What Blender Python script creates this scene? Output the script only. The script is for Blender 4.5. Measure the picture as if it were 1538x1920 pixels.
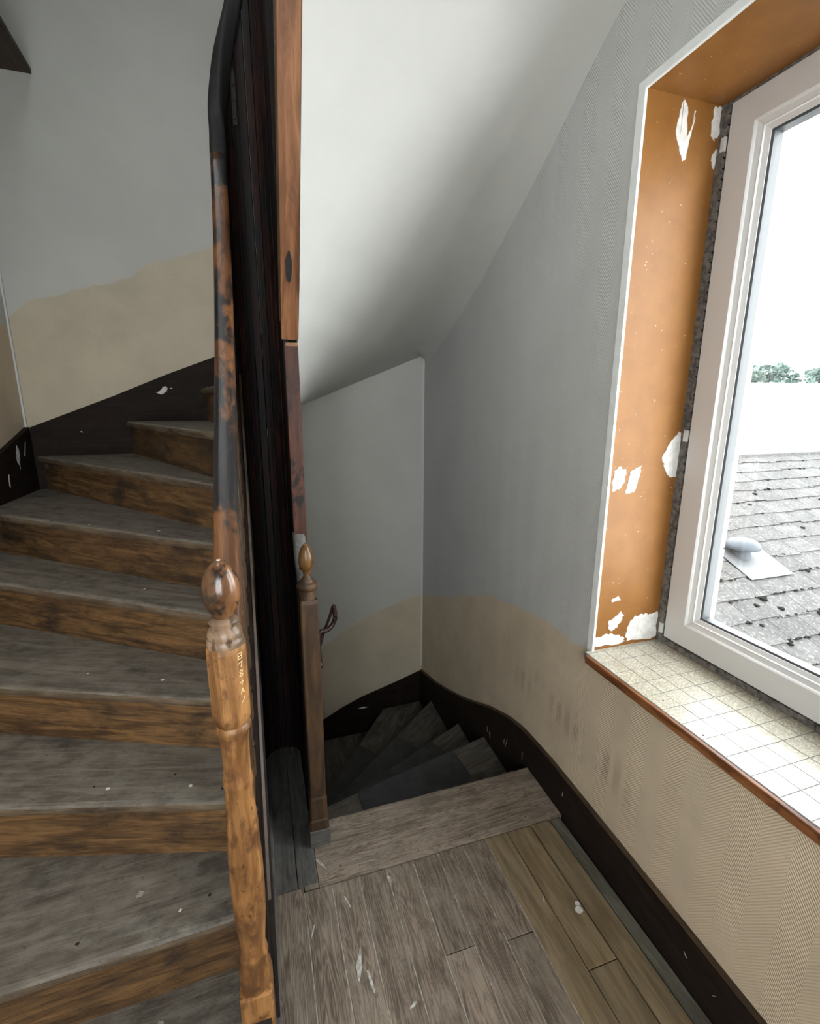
import bpy, bmesh, math, random
from mathutils import Vector, Matrix
random.seed(7)
C = bpy.context.scene.collection
for o in list(bpy.data.objects): bpy.data.objects.remove(o)
Z0 = 1.7                      # eye height above the landing; all z below are relative to the eye

# ------------------------------------------------------------------ camera
F, YAW, PIT, ROL = 895.96, math.radians(17.785), math.radians(12.794), math.radians(0.136)
cy, sy, cp, sp = math.cos(YAW), math.sin(YAW), math.cos(PIT), math.sin(PIT)
fwd = Vector((sy*cp, cy*cp, -sp)); rt = Vector((cy, -sy, 0)); up = rt.cross(fwd)
rt2 = rt*math.cos(ROL)+up*math.sin(ROL); up2 = -rt*math.sin(ROL)+up*math.cos(ROL)
cam = bpy.data.cameras.new('camera'); co = bpy.data.objects.new('camera', cam); C.objects.link(co)
cam.sensor_fit = 'HORIZONTAL'; cam.sensor_width = 36; cam.lens = F/1538*36; cam.clip_start = .02
m = Matrix((rt2, up2, -fwd)).transposed().to_4x4(); m.translation = Vector((0, 0, Z0)); co.matrix_world = m
bpy.context.scene.camera = co

# ------------------------------------------------------------------ world, lights, exposure
W = bpy.data.worlds.new('world'); bpy.context.scene.world = W; W.use_nodes = True
bg = W.node_tree.nodes['Background']; bg.inputs[0].default_value = (.985, .99, 1, 1); bg.inputs[1].default_value = 7.0
vs = bpy.context.scene.view_settings
vs.view_transform = 'Standard'; vs.look = 'None'; vs.gamma = 1; vs.use_curve_mapping = False; vs.exposure = 1.0
def portal(loc, rot, sx, sy_):
    l = bpy.data.lights.new('sky_portal', 'AREA'); l.shape = 'RECTANGLE'; l.size = sx; l.size_y = sy_
    l.cycles.is_portal = True
    o = bpy.data.objects.new('sky_portal', l); C.objects.link(o); o.location = (loc[0], loc[1], loc[2]+Z0); o.rotation_euler = rot
portal((1.64, .58, 0), (0, math.radians(90), 0), 1.85, 1.6)
portal((-.4, -1.48, .0), (math.radians(90), 0, 0), 1.4, 1.7)
portal((-.5, 1.0, 3.06), (0, 0, 0), .6, .9)

# ------------------------------------------------------------------ material helpers
class NT:
    def __init__(s, name):
        s.m = bpy.data.materials.new(name); s.m.use_nodes = True
        s.t = s.m.node_tree; s.b = s.t.nodes['Principled BSDF']
    def n(s, ty, **kw):
        x = s.t.nodes.new(ty)
        for k, v in kw.items(): setattr(x, k, v)
        return x
    def put(s, sock, v):
        if v is None: return
        if hasattr(v, 'is_output') or isinstance(v, bpy.types.NodeSocket): s.t.links.new(v, sock)
        else:
            try: sock.default_value = v
            except Exception: sock.default_value = (*v, 1)
    def math(s, op, a, b=None, c=None, clamp=False):
        x = s.n('ShaderNodeMath', operation=op, use_clamp=clamp)
        for i, v in enumerate((a, b, c)): s.put(x.inputs[i], v)
        return x.outputs[0]
    def mix(s, f, a, b, bt='MIX'):
        x = s.n('ShaderNodeMix', data_type='RGBA', blend_type=bt)
        s.put(x.inputs[0], f); s.put(x.inputs[6], a); s.put(x.inputs[7], b); return x.outputs[2]
    def coords(s, scale=(1, 1, 1), rnd=True):
        tc = s.n('ShaderNodeTexCoord'); v = tc.outputs['Object']
        if rnd:
            oi = s.n('ShaderNodeObjectInfo'); a = s.n('ShaderNodeVectorMath', operation='SCALE')
            cb = s.n('ShaderNodeCombineXYZ')
            for i in range(3): s.put(cb.inputs[i], s.math('MULTIPLY', oi.outputs['Random'], (17.3, 31.7, 11.9)[i]))
            b = s.n('ShaderNodeVectorMath', operation='ADD'); s.put(b.inputs[0], v); s.put(b.inputs[1], cb.outputs[0]); v = b.outputs[0]
        mp = s.n('ShaderNodeMapping'); s.put(mp.inputs[0], v); mp.inputs['Scale'].default_value = scale
        return mp.outputs[0]
    def noise(s, v, sc=5, det=4, rough=.55, dist=0):
        x = s.n('ShaderNodeTexNoise'); s.put(x.inputs['Vector'], v); s.put(x.inputs['Scale'], sc)
        s.put(x.inputs['Detail'], det); s.put(x.inputs['Roughness'], rough); s.put(x.inputs['Distortion'], dist); return x.outputs[0]
    def ramp(s, f, stops, interp='LINEAR'):
        x = s.n('ShaderNodeValToRGB'); s.put(x.inputs[0], f); x.color_ramp.interpolation = interp
        e = x.color_ramp.elements
        while len(e) < len(stops): e.new(.5)
        for i, (p, c) in enumerate(stops):
            e[i].position = p; e[i].color = (c, c, c, 1) if not isinstance(c, tuple) else (*c, 1)
        return x.outputs[0]
    def step(s, f, lo, hi): 
        x = s.n('ShaderNodeMapRange', interpolation_type='SMOOTHSTEP'); s.put(x.inputs[0], f); x.inputs[1].default_value = lo; x.inputs[2].default_value = hi
        return x.outputs[0]
    def bump(s, h, st=.3, d=.01, prev=None):
        x = s.n('ShaderNodeBump'); s.put(x.inputs['Height'], h); x.inputs['Strength'].default_value = st; x.inputs['Distance'].default_value = d
        if prev: s.put(x.inputs['Normal'], prev)
        return x.outputs[0]
    def out(s, col, rough=.6, normal=None, spec=.5, coat=0):
        s.put(s.b.inputs['Base Color'], col); s.put(s.b.inputs['Roughness'], rough); s.put(s.b.inputs['Specular IOR Level'], spec)
        if normal: s.put(s.b.inputs['Normal'], normal)
        s.b.inputs['Coat Weight'].default_value = coat; s.b.inputs['Coat Roughness'].default_value = .2
        return s.m

def wood(name, dark, light, grain=26, rough=(.45, .7), blotch=None, bf=(.45, .6), bs=4, dust=None, dusta=.5, worm=0, bump=.25, spec=.4, objvar=.25, gcon=(.35, .68), rings=0, rsc=7):
    t = NT(name); v = t.coords((1.6, grain, grain)); vb = t.coords((1, 1.6, 1.6))
    g = t.noise(v, 2.2, 6, .62, .9); fine = t.noise(t.coords((4, grain*5, grain*5)), 3, 3, .6)
    if rings:
        rn = t.noise(t.coords((.7, rsc, rsc)), 1.7, 3, .5); rg = t.math('SINE', t.math('MULTIPLY', rn, 190))
        g = t.math('ADD', t.math('MULTIPLY', g, 1-rings), t.math('MULTIPLY', t.math('ADD', t.math('MULTIPLY', rg, .5), .5), rings))
    col = t.mix(t.step(g, *gcon), dark, light)
    col = t.mix(t.math('MULTIPLY', t.step(fine, .5, .72), .35), col, tuple(c*.45 for c in dark))
    if objvar:
        oi = t.n('ShaderNodeObjectInfo'); k = t.math('ADD', t.math('MULTIPLY', oi.outputs['Random'], objvar*2), 1-objvar)
        hs = t.n('ShaderNodeHueSaturation'); t.put(hs.inputs['Value'], k); t.put(hs.inputs['Color'], col); col = hs.outputs[0]
    if blotch:
        b = t.noise(vb, bs, 5, .65, .4); f = t.step(b, *bf); col = t.mix(f, col, blotch)
    if dust:
        d = t.noise(vb, bs*2.3, 7, .72); col = t.mix(t.math('MULTIPLY', t.step(d, .38, .68), dusta), col, dust)
    if worm:
        w = t.noise(vb, 60, 2, .5); col = t.mix(t.math('MULTIPLY', t.step(w, .66, .74), worm), col, tuple(c*.3 for c in dark))
    r = t.math('ADD', t.math('MULTIPLY', g, rough[1]-rough[0]), rough[0])
    return t.out(col, r, t.bump(t.math('ADD', g, t.math('MULTIPLY', fine, .5)), bump, .004), spec)

M = {}
M['tread'] = wood('worn_tread_wood', (.085, .07, .054), (.175, .15, .12), 18, (.6, .85), (.05, .042, .035), (.5, .72), 6, (.22, .2, .17), .5, .5, .35)
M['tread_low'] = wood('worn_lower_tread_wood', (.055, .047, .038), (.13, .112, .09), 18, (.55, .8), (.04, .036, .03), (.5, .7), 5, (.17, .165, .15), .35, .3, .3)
M['riser'] = wood('brown_riser_wood', (.055, .028, .011), (.165, .088, .034), 16, (.5, .7), (.016, .011, .008), (.46, .74), 4, None, 0, .6, .35, rings=.08)
M['nosefront'] = wood('worn_brown_nosing', (.05, .032, .018), (.13, .09, .055), 10, (.5, .75), None, dust=(.2, .17, .13), dusta=.35, bump=.5, objvar=.1)
M['string'] = wood('near_black_string_wood', (.010, .0065, .005), (.020, .012, .009), 20, (.6, .8), None, dust=(.035, .029, .025), dusta=.2, bump=.15, spec=.15)
M['stave'] = wood('dark_red_varnished_board', (.007, .003, .0025), (.026, .0085, .006), 9, (.5, .68), (.006, .005, .005), (.45, .62), 3, None, bump=.12, objvar=.5, spec=.25)
M['rail'] = wood('worn_orange_rail_wood', (.09, .036, .014), (.21, .088, .032), 12, (.25, .45), (.016, .014, .014), (.47, .55), 2.6, None, bump=.15, objvar=.05)
M['railblack'] = wood('blackened_rail_wood', (.007, .007, .007), (.016, .015, .014), 20, (.6, .75), None, bump=.1, objvar=.05)
M['collar'] = wood('greyed_collar_wood', (.10, .06, .035), (.30, .2, .13), 6, (.25, .45), (.05, .03, .018), (.5, .65), 25, None, bump=.2, objvar=.04)
M['newel'] = wood('honey_newel_wood', (.13, .055, .017), (.34, .165, .056), 12, (.28, .5), (.085, .036, .014), (.45, .66), 14, None, 0, .7, .3, objvar=.04)
M['finial'] = wood('dark_polished_finial_wood', (.07, .03, .013), (.22, .1, .04), 10, (.15, .3), (.02, .014, .01), (.48, .6), 22, None, bump=.1, spec=.6, objvar=.04)
M['finial2'] = wood('golden_brown_finial_wood', (.07, .035, .012), (.16, .08, .028), 10, (.2, .3), None, bump=.1, objvar=.04)
M['newel2'] = wood('brown_far_newel_wood', (.035, .02, .01), (.08, .042, .018), 10, (.4, .6), (.035, .022, .014), (.5, .75), 9, None, 0, .3, .15, objvar=.04)
M['soffitedge'] = wood('red_brown_string_edge_wood', (.13, .052, .02), (.28, .125, .055), 12, (.45, .6), (.05, .022, .012), (.58, .75), 3, None, bump=.15, objvar=.04)
M['plank'] = wood('grey_worn_floorboard', (.095, .07, .05), (.24, .19, .145), 22, (.5, .75), (.075, .057, .042), (.5, .75), 3, (.35, .30, .24), .34, .2, .7, objvar=.2, rings=.2, rsc=8)
M['plankb'] = wood('brown_worn_floorboard', (.14, .10, .052), (.25, .186, .108), 16, (.45, .7), (.06, .045, .028), (.55, .8), 3, (.2, .18, .14), .2, .2, .35, objvar=.12)
M['darkplank'] = wood('dark_grey_floorboard', (.055, .051, .047), (.13, .123, .114), 16, (.35, .6), None, dust=(.2, .2, .19), dusta=.35, bump=.25, objvar=.15)
M['trimwood'] = wood('brown_sill_edge_wood', (.13, .045, .015), (.33, .13, .045), 10, (.4, .6), (.06, .022, .01), (.55, .7), 8, None, bump=.2, objvar=.05)
M['beam'] = wood('brown_beam_wood', (.03, .018, .01), (.09, .055, .03), 14, (.5, .7), None, bump=.3)

def plain(name, col, rough=.5, nz=0, nsc=20, spec=.5, metal=0, bump=0):
    t = NT(name); c = col
    if nz:
        n = t.noise(t.coords(), nsc, 5, .6); c = t.mix(t.step(n, .35, .65), tuple(x*(1-nz) for x in col), tuple(min(1, x*(1+nz)) for x in col))
    b = t.bump(t.noise(t.coords(), nsc*2, 4), bump, .003) if bump else None
    t.b.inputs['Metallic'].default_value = metal
    return t.out(c, rough, b, spec)
M['white'] = plain('white_upvc', (.56, .56, .555), .3)
M['gasket'] = plain('dark_rubber_gasket', (.05, .055, .06), .5)
M['bead'] = plain('white_corner_bead_paint', (.8, .82, .82), .5, .04)
M['cornerfill'] = plain('pale_corner_filler', (.6, .6, .585), .7)
M['mortar'] = plain('dirty_grey_mortar', (.13, .12, .11), .9, .4, 60, .2, 0, .8)
M['filler'] = plain('white_plaster_filler', (.72, .71, .69), .85, .1, 45, .2, 0, .4)
M['chip'] = plain('white_paint_chip', (.6, .58, .55), .85, .15, 60, .2)
M['dustc'] = plain('pale_floor_dust', (.3, .275, .235), .9, .3, 40, .1)
M['smear'] = plain('thin_plaster_smear', (.4, .39, .355), .85, .3, 60, .2)
M['iron'] = plain('dark_painted_iron', (.03, .014, .012), .35, .3, 30, .5, .3)
M['blackmat'] = plain('dark_slate_linoleum', (.032, .034, .036), .45, .3, 14, .5, 0, .1)
M['grout'] = plain('pale_grey_grout', (.2, .205, .205), .8)
M['edgeboard'] = wood('greenish_grey_edge_board', (.055, .05, .036), (.12, .11, .082), 16, (.5, .75), None, dust=(.16, .16, .13), dusta=.4)
M['carve'] = plain('pale_scratched_wood', (.6, .42, .2), .6)
M['post'] = wood('dark_red_brown_post', (.028, .011, .007), (.07, .026, .016), 9, (.5, .65), (.012, .009, .008), (.52, .6), 8, None, spec=.3)
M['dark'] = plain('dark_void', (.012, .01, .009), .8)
M['render'] = plain('white_masonry_render', (.8, .8, .78), .85, .06, 12, .2, 0, .4)
M['farwall'] = plain('white_house_render', (.85, .85, .85), .9)
M['farglass'] = plain('bluish_house_window', (.35, .45, .55), .3)
M['zinc'] = plain('pale_zinc', (.034, .042, .05), .5, .08, 8, .3)
M['flash'] = plain('pale_lead_flashing', (.05, .052, .055), .6, .1, 8)
M['leaf'] = plain('grey_green_foliage', (.05, .075, .065), .8, .4, 2)
M['moss'] = plain('dark_roof_moss', (.009, .009, .0075), .95, .5, 60, .1, 0, 1)
M['brass'] = plain('dull_plate_metal', (.03, .026, .024), .4, .2, 30, .5, .4)

# slate
t = NT('weathered_fibre_slate'); v = t.coords(); n1 = t.noise(v, 6, 6, .7); n2 = t.noise(v, 45, 4, .7)
c = t.mix(t.step(n1, .35, .7), (.024, .0232, .0225), (.046, .0445, .043)); c = t.mix(t.math('MULTIPLY', t.step(n2, .5, .66), .75), c, (.095, .095, .09))
oi = t.n('ShaderNodeObjectInfo'); hs = t.n('ShaderNodeHueSaturation'); t.put(hs.inputs['Value'], t.math('ADD', t.math('MULTIPLY', oi.outputs['Random'], .35), .83)); t.put(hs.inputs['Color'], c)
M['slate'] = t.out(hs.outputs[0], .8, t.bump(n2, .5, .004), .3)
# sill tile
t = NT('speckled_beige_tile'); v = t.coords(); n2 = t.noise(v, 160, 3, .7); n1 = t.noise(v, 9, 3)
c = t.mix(t.step(n2, .42, .62), (.36, .335, .26), (.56, .54, .455)); c = t.mix(t.math('MULTIPLY', t.step(n1, .5, .8), .3), c, (.3, .27, .2))
M['tile'] = t.out(c, .25, t.bump(n2, .05, .001), .8, .4)
# orange reveal
t = NT('orange_ochre_gloss_paint'); v = t.coords((1, 1, 1), False); n1 = t.noise(v, 12, 5)
c = t.mix(t.step(n1, .3, .7), (.225, .095, .021), (.26, .112, .026)); n3 = t.noise(v, 80, 2)
c = t.mix(t.math('MULTIPLY', t.step(n3, .73, .76), .7), c, (.6, .55, .48))
M['orange'] = t.out(c, .5, t.bump(t.noise(v, 35, 5), .12, .003), .35)
# glass: thin pane
t = NT('window_glass'); tr = t.n('ShaderNodeBsdfTransparent'); gl = t.n('ShaderNodeBsdfGlossy'); gl.inputs['Roughness'].default_value = .01
tr.inputs[0].default_value = (.95, .97, .97, 1)
lw = t.n('ShaderNodeLayerWeight'); lw.inputs[0].default_value = .5; fr = t.math('ADD', t.math('MULTIPLY', t.math('POWER', lw.outputs['Facing'], 5.0), .6), .03); mx = t.n('ShaderNodeMixShader')
t.t.links.new(fr, mx.inputs[0]); t.t.links.new(tr.outputs[0], mx.inputs[1]); t.t.links.new(gl.outputs[0], mx.inputs[2])
t.t.links.new(mx.outputs[0], t.t.nodes['Material Output'].inputs[0]); M['glass'] = t.m

def wallmat(name, axis, pts, grey=(.54, .545, .54), beige=(.56, .465, .345), paper=True, smudge=None):
    """two-tone wall: older beige paint below a ragged line z(axis), newer grey-white above"""
    t = NT(name); tc = t.n('ShaderNodeTexCoord'); se = t.n('ShaderNodeSeparateXYZ'); t.put(se.inputs[0], tc.outputs['Object'])
    a = se.outputs[axis]; z = se.outputs[2]; v = tc.outputs['Object']
    lo, hi = pts[0][0], pts[-1][0]
    zlo = min(p[1] for p in pts)-.2; zhi = max(p[1] for p in pts)+.2
    fc = t.n('ShaderNodeFloatCurve'); cv = fc.mapping.curves[0]
    P = [((x-lo)/(hi-lo), (q-zlo)/(zhi-zlo)) for x, q in pts]
    while len(cv.points) < len(P): cv.points.new(.5, .5)
    for i, p in enumerate(P): cv.points[i].location = p; cv.points[i].handle_type = 'VECTOR'
    fc.mapping.update()
    mr = t.n('ShaderNodeMapRange'); t.put(mr.inputs[0], a); mr.inputs[1].default_value = lo; mr.inputs[2].default_value = hi
    t.put(fc.inputs['Value'], mr.outputs[0])
    line = t.math('ADD', t.math('MULTIPLY', fc.outputs[0], zhi-zlo), zlo+Z0)
    n = t.noise(v, 7, 6, .6); line = t.math('ADD', line, t.math('MULTIPLY', t.math('SUBTRACT', n, .5), .09))
    f = t.step(t.math('SUBTRACT', line, z), -.006, .012)
    n2 = t.noise(v, 2.5, 5, .6)
    g = t.mix(t.step(n2, .3, .7), tuple(c*.95 for c in grey), tuple(c*1.03 for c in grey))
    n4 = t.noise(v, 3.5, 5, .65)
    b = t.mix(t.step(n4, .3, .7), beige, tuple(c*1.15 for c in beige))
    b = t.mix(t.math('MULTIPLY', t.step(t.noise(v, 5, 4), .5, .75), .35), b, tuple(c*.8 for c in beige))
    col = t.mix(f, g, b)
    sp = t.noise(v, 55, 2, .5); col = t.mix(t.math('MULTIPLY', t.math('MULTIPLY', t.step(sp, .76, .8), .5), f), col, (.1, .08, .06))
    h = None
    if paper:      # embossed zigzag wallpaper: short strokes that change direction in columns
        s = t.math('PINGPONG', a, .075); u = t.math('ADD', t.math('MULTIPLY', s, 1.3), z)
        w = t.math('SINE', t.math('MULTIPLY', u, 6.2832/.0105)); h = w
        if smudge:
            (ya, za, yb, zb, wd) = smudge
            sl = (zb-za)/(yb-ya); d = t.math('ABSOLUTE', t.math('SUBTRACT', z, t.math('ADD', t.math('MULTIPLY', t.math('SUBTRACT', a, ya), sl), za+Z0)))
            band = t.math('SUBTRACT', 1, t.step(d, 0, wd)); end = t.math('MULTIPLY', t.step(a, yb, yb+.3), t.math('SUBTRACT', 1, t.step(a, ya-.2, ya)))
            ns = t.math('MULTIPLY', t.step(t.noise(v, 9, 4), .38, .6), t.math('MULTIPLY', band, end))
            colm = t.step(t.math('PINGPONG', t.math('ADD', a, .01), .03), .006, .02)
            st = t.math('MULTIPLY', t.step(t.math('MULTIPLY', w, 1), -.3, .5), colm)
            col = t.mix(t.math('MULTIPLY', t.math('MULTIPLY', ns, st), .8), col, (.17, .13, .08))
    nb = t.bump(t.noise(v, 60, 4), .08, .002)
    if h is not None: nb = t.bump(h, .45, .0013, nb)
    return t.out(col, .62, nb, .35)

YB, XL = 3.39, -1.28
def XW(y): return 1.128+.019*y
PR = [(-1.4, -.9), (1.3, -.9), (1.414, -.917), (1.556, -.925), (1.766, -.94), (2.2, -1.02), (2.736, -1.246), (3.35, -1.48), (3.6, -1.5)]
PB = [(-1.4, .44), (-1.257, .478), (-1.15, .56), (-1.011, .605), (-.707, .697), (-.47, .817), (-.169, .916), (.1, 1.0), (.2, -1.95), (.365, -1.83), (.574, -1.705), (.874, -1.568), (1.161, -1.492), (1.3, -1.49)]
M['wall_right'] = wallmat('embossed_wallpaper_right', 1, PR, smudge=(2.0, -1.27, .92, -1.31, .13))
M['wall_back'] = wallmat('painted_plaster_back', 0, PB, paper=False, grey=(.51, .505, .47), beige=(.47, .41, .31))
M['wall_left'] = wallmat('painted_plaster_left', 1, [(-1.3, .3), (1, .35), (3.4, .42)], paper=False)
M['soffit'] = wallmat('smooth_plaster_soffit', 1, [(-2, -9), (4, -9)], paper=False, grey=(.53, .53, .505))

# ------------------------------------------------------------------ geometry helpers
def link(name, bm, mat, parent=None, smooth=False, frame=None, origin=None, auto=None):
    """bm vertices are in eye-relative world coordinates. frame: 3x3 columns = local axes (local x = grain)."""
    o_ = Vector(origin) if origin is not None else (sum((v.co for v in bm.verts), Vector())/max(1, len(bm.verts)))
    R = (frame or Matrix.Identity(3)).to_4x4(); T = Matrix.Translation(o_) @ R; Ti = T.inverted()
    bm.transform(Ti); bmesh.ops.recalc_face_normals(bm, faces=bm.faces)
    me = bpy.data.meshes.new(name); bm.to_mesh(me); bm.free()
    if smooth:
        for p in me.polygons: p.use_smooth = True
    me.materials.append(M[mat] if isinstance(mat, str) else mat)
    o = bpy.data.objects.new(name, me); C.objects.link(o)
    T2 = Matrix.Translation((0, 0, Z0)) @ T
    if auto: 
        for p in me.polygons: p.use_smooth = True
        md = o.modifiers.new('edges', 'EDGE_SPLIT'); md.split_angle = math.radians(auto)
    if parent:
        base = WM[parent.name]; o.parent = parent; o.matrix_local = base.inverted() @ T2
    else: o.matrix_local = T2
    WM[o.name] = T2
    return o
WM = {}
def tag(o, label=None, cat=None, group=None, kind=None):
    if label: o['label'] = label
    if cat: o['category'] = cat
    if group: o['group'] = group
    if kind: o['kind'] = kind
    return o
def thing(name, loc, label=None, cat=None, group=None, kind=None):
    o = bpy.data.objects.new(name, None); C.objects.link(o); o.empty_display_size = .1
    T = Matrix.Translation((loc[0], loc[1], loc[2]+Z0)); o.matrix_local = T; WM[o.name] = T
    return tag(o, label, cat, group, kind)
GX = None
GY = Matrix(((0, -1, 0), (1, 0, 0), (0, 0, 1)))
GZ = Matrix(((0, 0, -1), (0, 1, 0), (1, 0, 0)))
def gdir(d):
    d = Vector(d).normalized(); u = Vector((0, 0, 1))
    if abs(d.z) > .95: u = Vector((0, 1, 0))
    y = u.cross(d).normalized(); z = d.cross(y); return Matrix((d, y, z)).transposed()
def box(x0, x1, y0, y1, z0, z1, bev=0, bm=None):
    bm = bm or bmesh.new(); n0 = len(bm.verts)
    vs_ = [bm.verts.new(p) for p in ((x0, y0, z0), (x1, y0, z0), (x1, y1, z0), (x0, y1, z0), (x0, y0, z1), (x1, y0, z1), (x1, y1, z1), (x0, y1, z1))]
    fs = [bm.faces.new([vs_[i] for i in f]) for f in ((0, 3, 2, 1), (4, 5, 6, 7), (0, 1, 5, 4), (1, 2, 6, 5), (2, 3, 7, 6), (3, 0, 4, 7))]
    if bev:
        es = list({e for f in fs for e in f.edges}); bmesh.ops.bevel(bm, geom=es, offset=bev, segments=2, affect='EDGES', profile=.5)
    return bm
def prism(poly, z0, z1, bev=0, bm=None, axis=2):
    """poly: 2-D outline; axis: extrusion axis (0: poly=(y,z), 1: poly=(x,z), 2: poly=(x,y))"""
    bm = bm or bmesh.new()
    def P(a, b, c): return {2: (a, b, c), 1: (a, c, b), 0: (c, a, b)}[axis]
    lo = [bm.verts.new(P(a, b, z0)) for a, b in poly]; hi = [bm.verts.new(P(a, b, z1)) for a, b in poly]
    n = len(poly); fs = [bm.faces.new(lo[::-1]), bm.faces.new(hi)]
    for i in range(n): fs.append(bm.faces.new((lo[i], lo[(i+1) % n], hi[(i+1) % n], hi[i])))
    if bev:
        es = list({e for f in fs for e in f.edges}); bmesh.ops.bevel(bm, geom=es, offset=bev, segments=2, affect='EDGES', profile=.5)
    return bm
def lathe(prof, c, segs=32, bm=None, sides=None):
    bm = bm or bmesh.new(); rings = []
    for r, z in prof:
        rings.append([bm.verts.new((c[0]+r*math.cos(2*math.pi*i/segs+.0), c[1]+r*math.sin(2*math.pi*i/segs), z)) for i in range(segs)])
    for a, b in zip(rings, rings[1:]):
        for i in range(segs): bm.faces.new((a[i], a[(i+1) % segs], b[(i+1) % segs], b[i]))
    bm.faces.new(rings[0][::-1]); bm.faces.new(rings[-1]); return bm
def smoothpath(pts, n=8):
    P = [Vector(p) for p in pts]; out = []
    for i in range(len(P)-1):
        p0 = P[max(i-1, 0)]; p1 = P[i]; p2 = P[i+1]; p3 = P[min(i+2, len(P)-1)]
        for k in range(n):
            t_ = k/n; out.append(.5*((2*p1)+(-p0+p2)*t_+(2*p0-5*p1+4*p2-p3)*t_*t_+(-p0+3*p1-3*p2+p3)*t_**3))
    out.append(P[-1]); return out
def sweep(path, section, bm=None, sides=None, rng=None):
    """section (side, up) points swept along the path; side stays horizontal"""
    bm = bm or bmesh.new(); rings = []; prev = None
    for i, p in enumerate(path):
        if rng and not rng[0] <= i <= rng[1]: continue
        d = (path[min(i+1, len(path)-1)]-path[max(i-1, 0)]).normalized()
        s = d.cross(Vector((0, 0, 1)))
        if s.length < 1e-3: s = prev or Vector((1, 0, 0))
        s.normalize()
        if sides: s = sides[i]
        prev = s; u = s.cross(d).normalized()
        rings.append([bm.verts.new(p+s*a+u*b) for a, b in section])
    n = len(section)
    for a, b in zip(rings, rings[1:]):
        for i in range(n): bm.faces.new((a[i], a[(i+1) % n], b[(i+1) % n], b[i]))
    bm.faces.new(rings[0][::-1]); bm.faces.new(rings[-1]); return bm
def rsec(w, h, k=3, r=.012):
    """rounded rectangle section"""
    out = []
    for cx, cz, a0 in ((w/2-r, h/2-r, 0), (-w/2+r, h/2-r, 90), (-w/2+r, -h/2+r, 180), (w/2-r, -h/2+r, 270)):
        for i in range(k+1):
            a = math.radians(a0+90*i/k); out.append((cx+r*math.cos(a), cz+r*math.sin(a)))
    return out

# ------------------------------------------------------------------ the shell
ZF, ZC = -3.15, 2.9
OX = 1.62                        # outer face of the window wall
YW0, YW1, ZS, ZT = -.15, 1.36, -.905, .905
def wallpoly(y0, y1, x1=OX): return [(XW(y0), y0), (x1, y0), (x1, y1), (XW(y1), y1)]
bm = bmesh.new()
prism(wallpoly(YW1, YB), ZF, ZC, bm=bm); prism(wallpoly(-1.3, YW0), ZF, ZC, bm=bm)
prism(wallpoly(YW0, YW1), ZF, ZS-.03, bm=bm); prism(wallpoly(YW0, YW1), ZT+.012, ZC, bm=bm)
o = link('wall_right', bm, 'wall_right', origin=(0, 0, -Z0)); tag(o, 'wallpapered wall with the window, grey-white above and bare beige below', kind='structure')
o = link('wall_back', box(XL-.12, OX, YB, YB+.15, ZF, ZC), 'wall_back', origin=(0, 0, -Z0)); tag(o, 'far wall of the stairwell, grey-white paint over beige', kind='structure')
o = link('wall_left', box(XL-.12, XL, -1.3, YB, ZF, ZC), 'wall_left', origin=(0, 0, -Z0)); tag(o, 'left wall beside the upper flight', kind='structure')
bm = bmesh.new()
for a in ((XL-.12, -1.1, ZF, ZC), (.3, OX, ZF, ZC), (-1.1, .3, ZF, -.85), (-1.1, .3, .85, ZC)): box(a[0], a[1], -1.45, -1.3, a[2], a[3], bm=bm)
o = link('wall_rear', bm, 'soffit', origin=(0, 0, -Z0)); tag(o, 'plain wall behind the landing', kind='structure')
bm = bmesh.new()
for a in ((XL-.12, -.8, -1.45, YB+.15), (-.2, OX, -1.45, YB+.15), (-.8, -.2, -1.45, .55), (-.8, -.2, 1.45, YB+.15)): box(a[0], a[1], a[2], a[3], ZC, ZC+.12, bm=bm)
o = link('ceiling', bm, 'soffit', origin=(0, 0, -Z0)); tag(o, 'plain ceiling high over the stairwell', kind='structure')
# caulked corner lines
o = link('trim_1', box(XL, XL+.012, YB-.012, YB, -.15, 2.0, .004), 'cornerfill'); tag(o, 'pale filler line in the left corner', kind='structure')
o = link('trim_2', prism([(XW(YB), YB), (XW(YB)-.011, YB), (XW(YB), YB-.011)], -2.12, .34), 'cornerfill'); tag(o, 'pale filler line in the right corner', kind='structure')

# soffit of the flight above: a twisted surface ruled from the inner string to the walls
def zi(y): return .217+1.43*(1.845-y)
rows = [((-.03, 2.22), (-.5, YB), -.30), ((.05, 2.2), (-.1, YB), -.17), ((.165, 2.14), (.31, YB), -.014), ((.17, 2.0), (.55, YB), .082), ((.17, 1.9), (.85, YB), .2), ((.17, 1.80), (1.05, YB), .28), ((.17, 1.757), (1.185, YB), .34),
        ((.17, 1.70), (0, 3.2), .40), ((.17, 1.62), (0, 2.86), .525), ((.17, 1.52), (0, 2.5), .68), ((.17, 1.40), (0, 2.18), .85), ((.17, 1.32), (0, 1.97), .965), ((.17, 1.245), (0, 1.79), 1.075), ((.17, 1.165), (0, 1.62), 1.185),
        ((.17, 1.08), (0, 1.46), 1.27), ((.17, .95), (0, 1.2), 1.36), ((.17, .7), (0, .8), 1.43), ((.17, .1), (0, .1), 1.46), ((.17, -1.3), (0, -1.3), 1.46)]
ip = smoothpath([(a[0], a[1], z) for a, b, z in rows], 3); op = []
ob = [((b[0] if b[0] else XW(b[1])), b[1], z) for a, b, z in rows]
op = smoothpath(ob, 3)
for p in op:
    if p.y > YB-.03 or p.x < XW(p.y)-.1 and p.y > YB-.2: p.y = YB+.01 if p.x < XW(YB)-.02 else p.y
    if p.y < YB-.01: p.x = max(p.x, XW(p.y)+.004)
bm = bmesh.new(); NN = 20; gr = []
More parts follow.
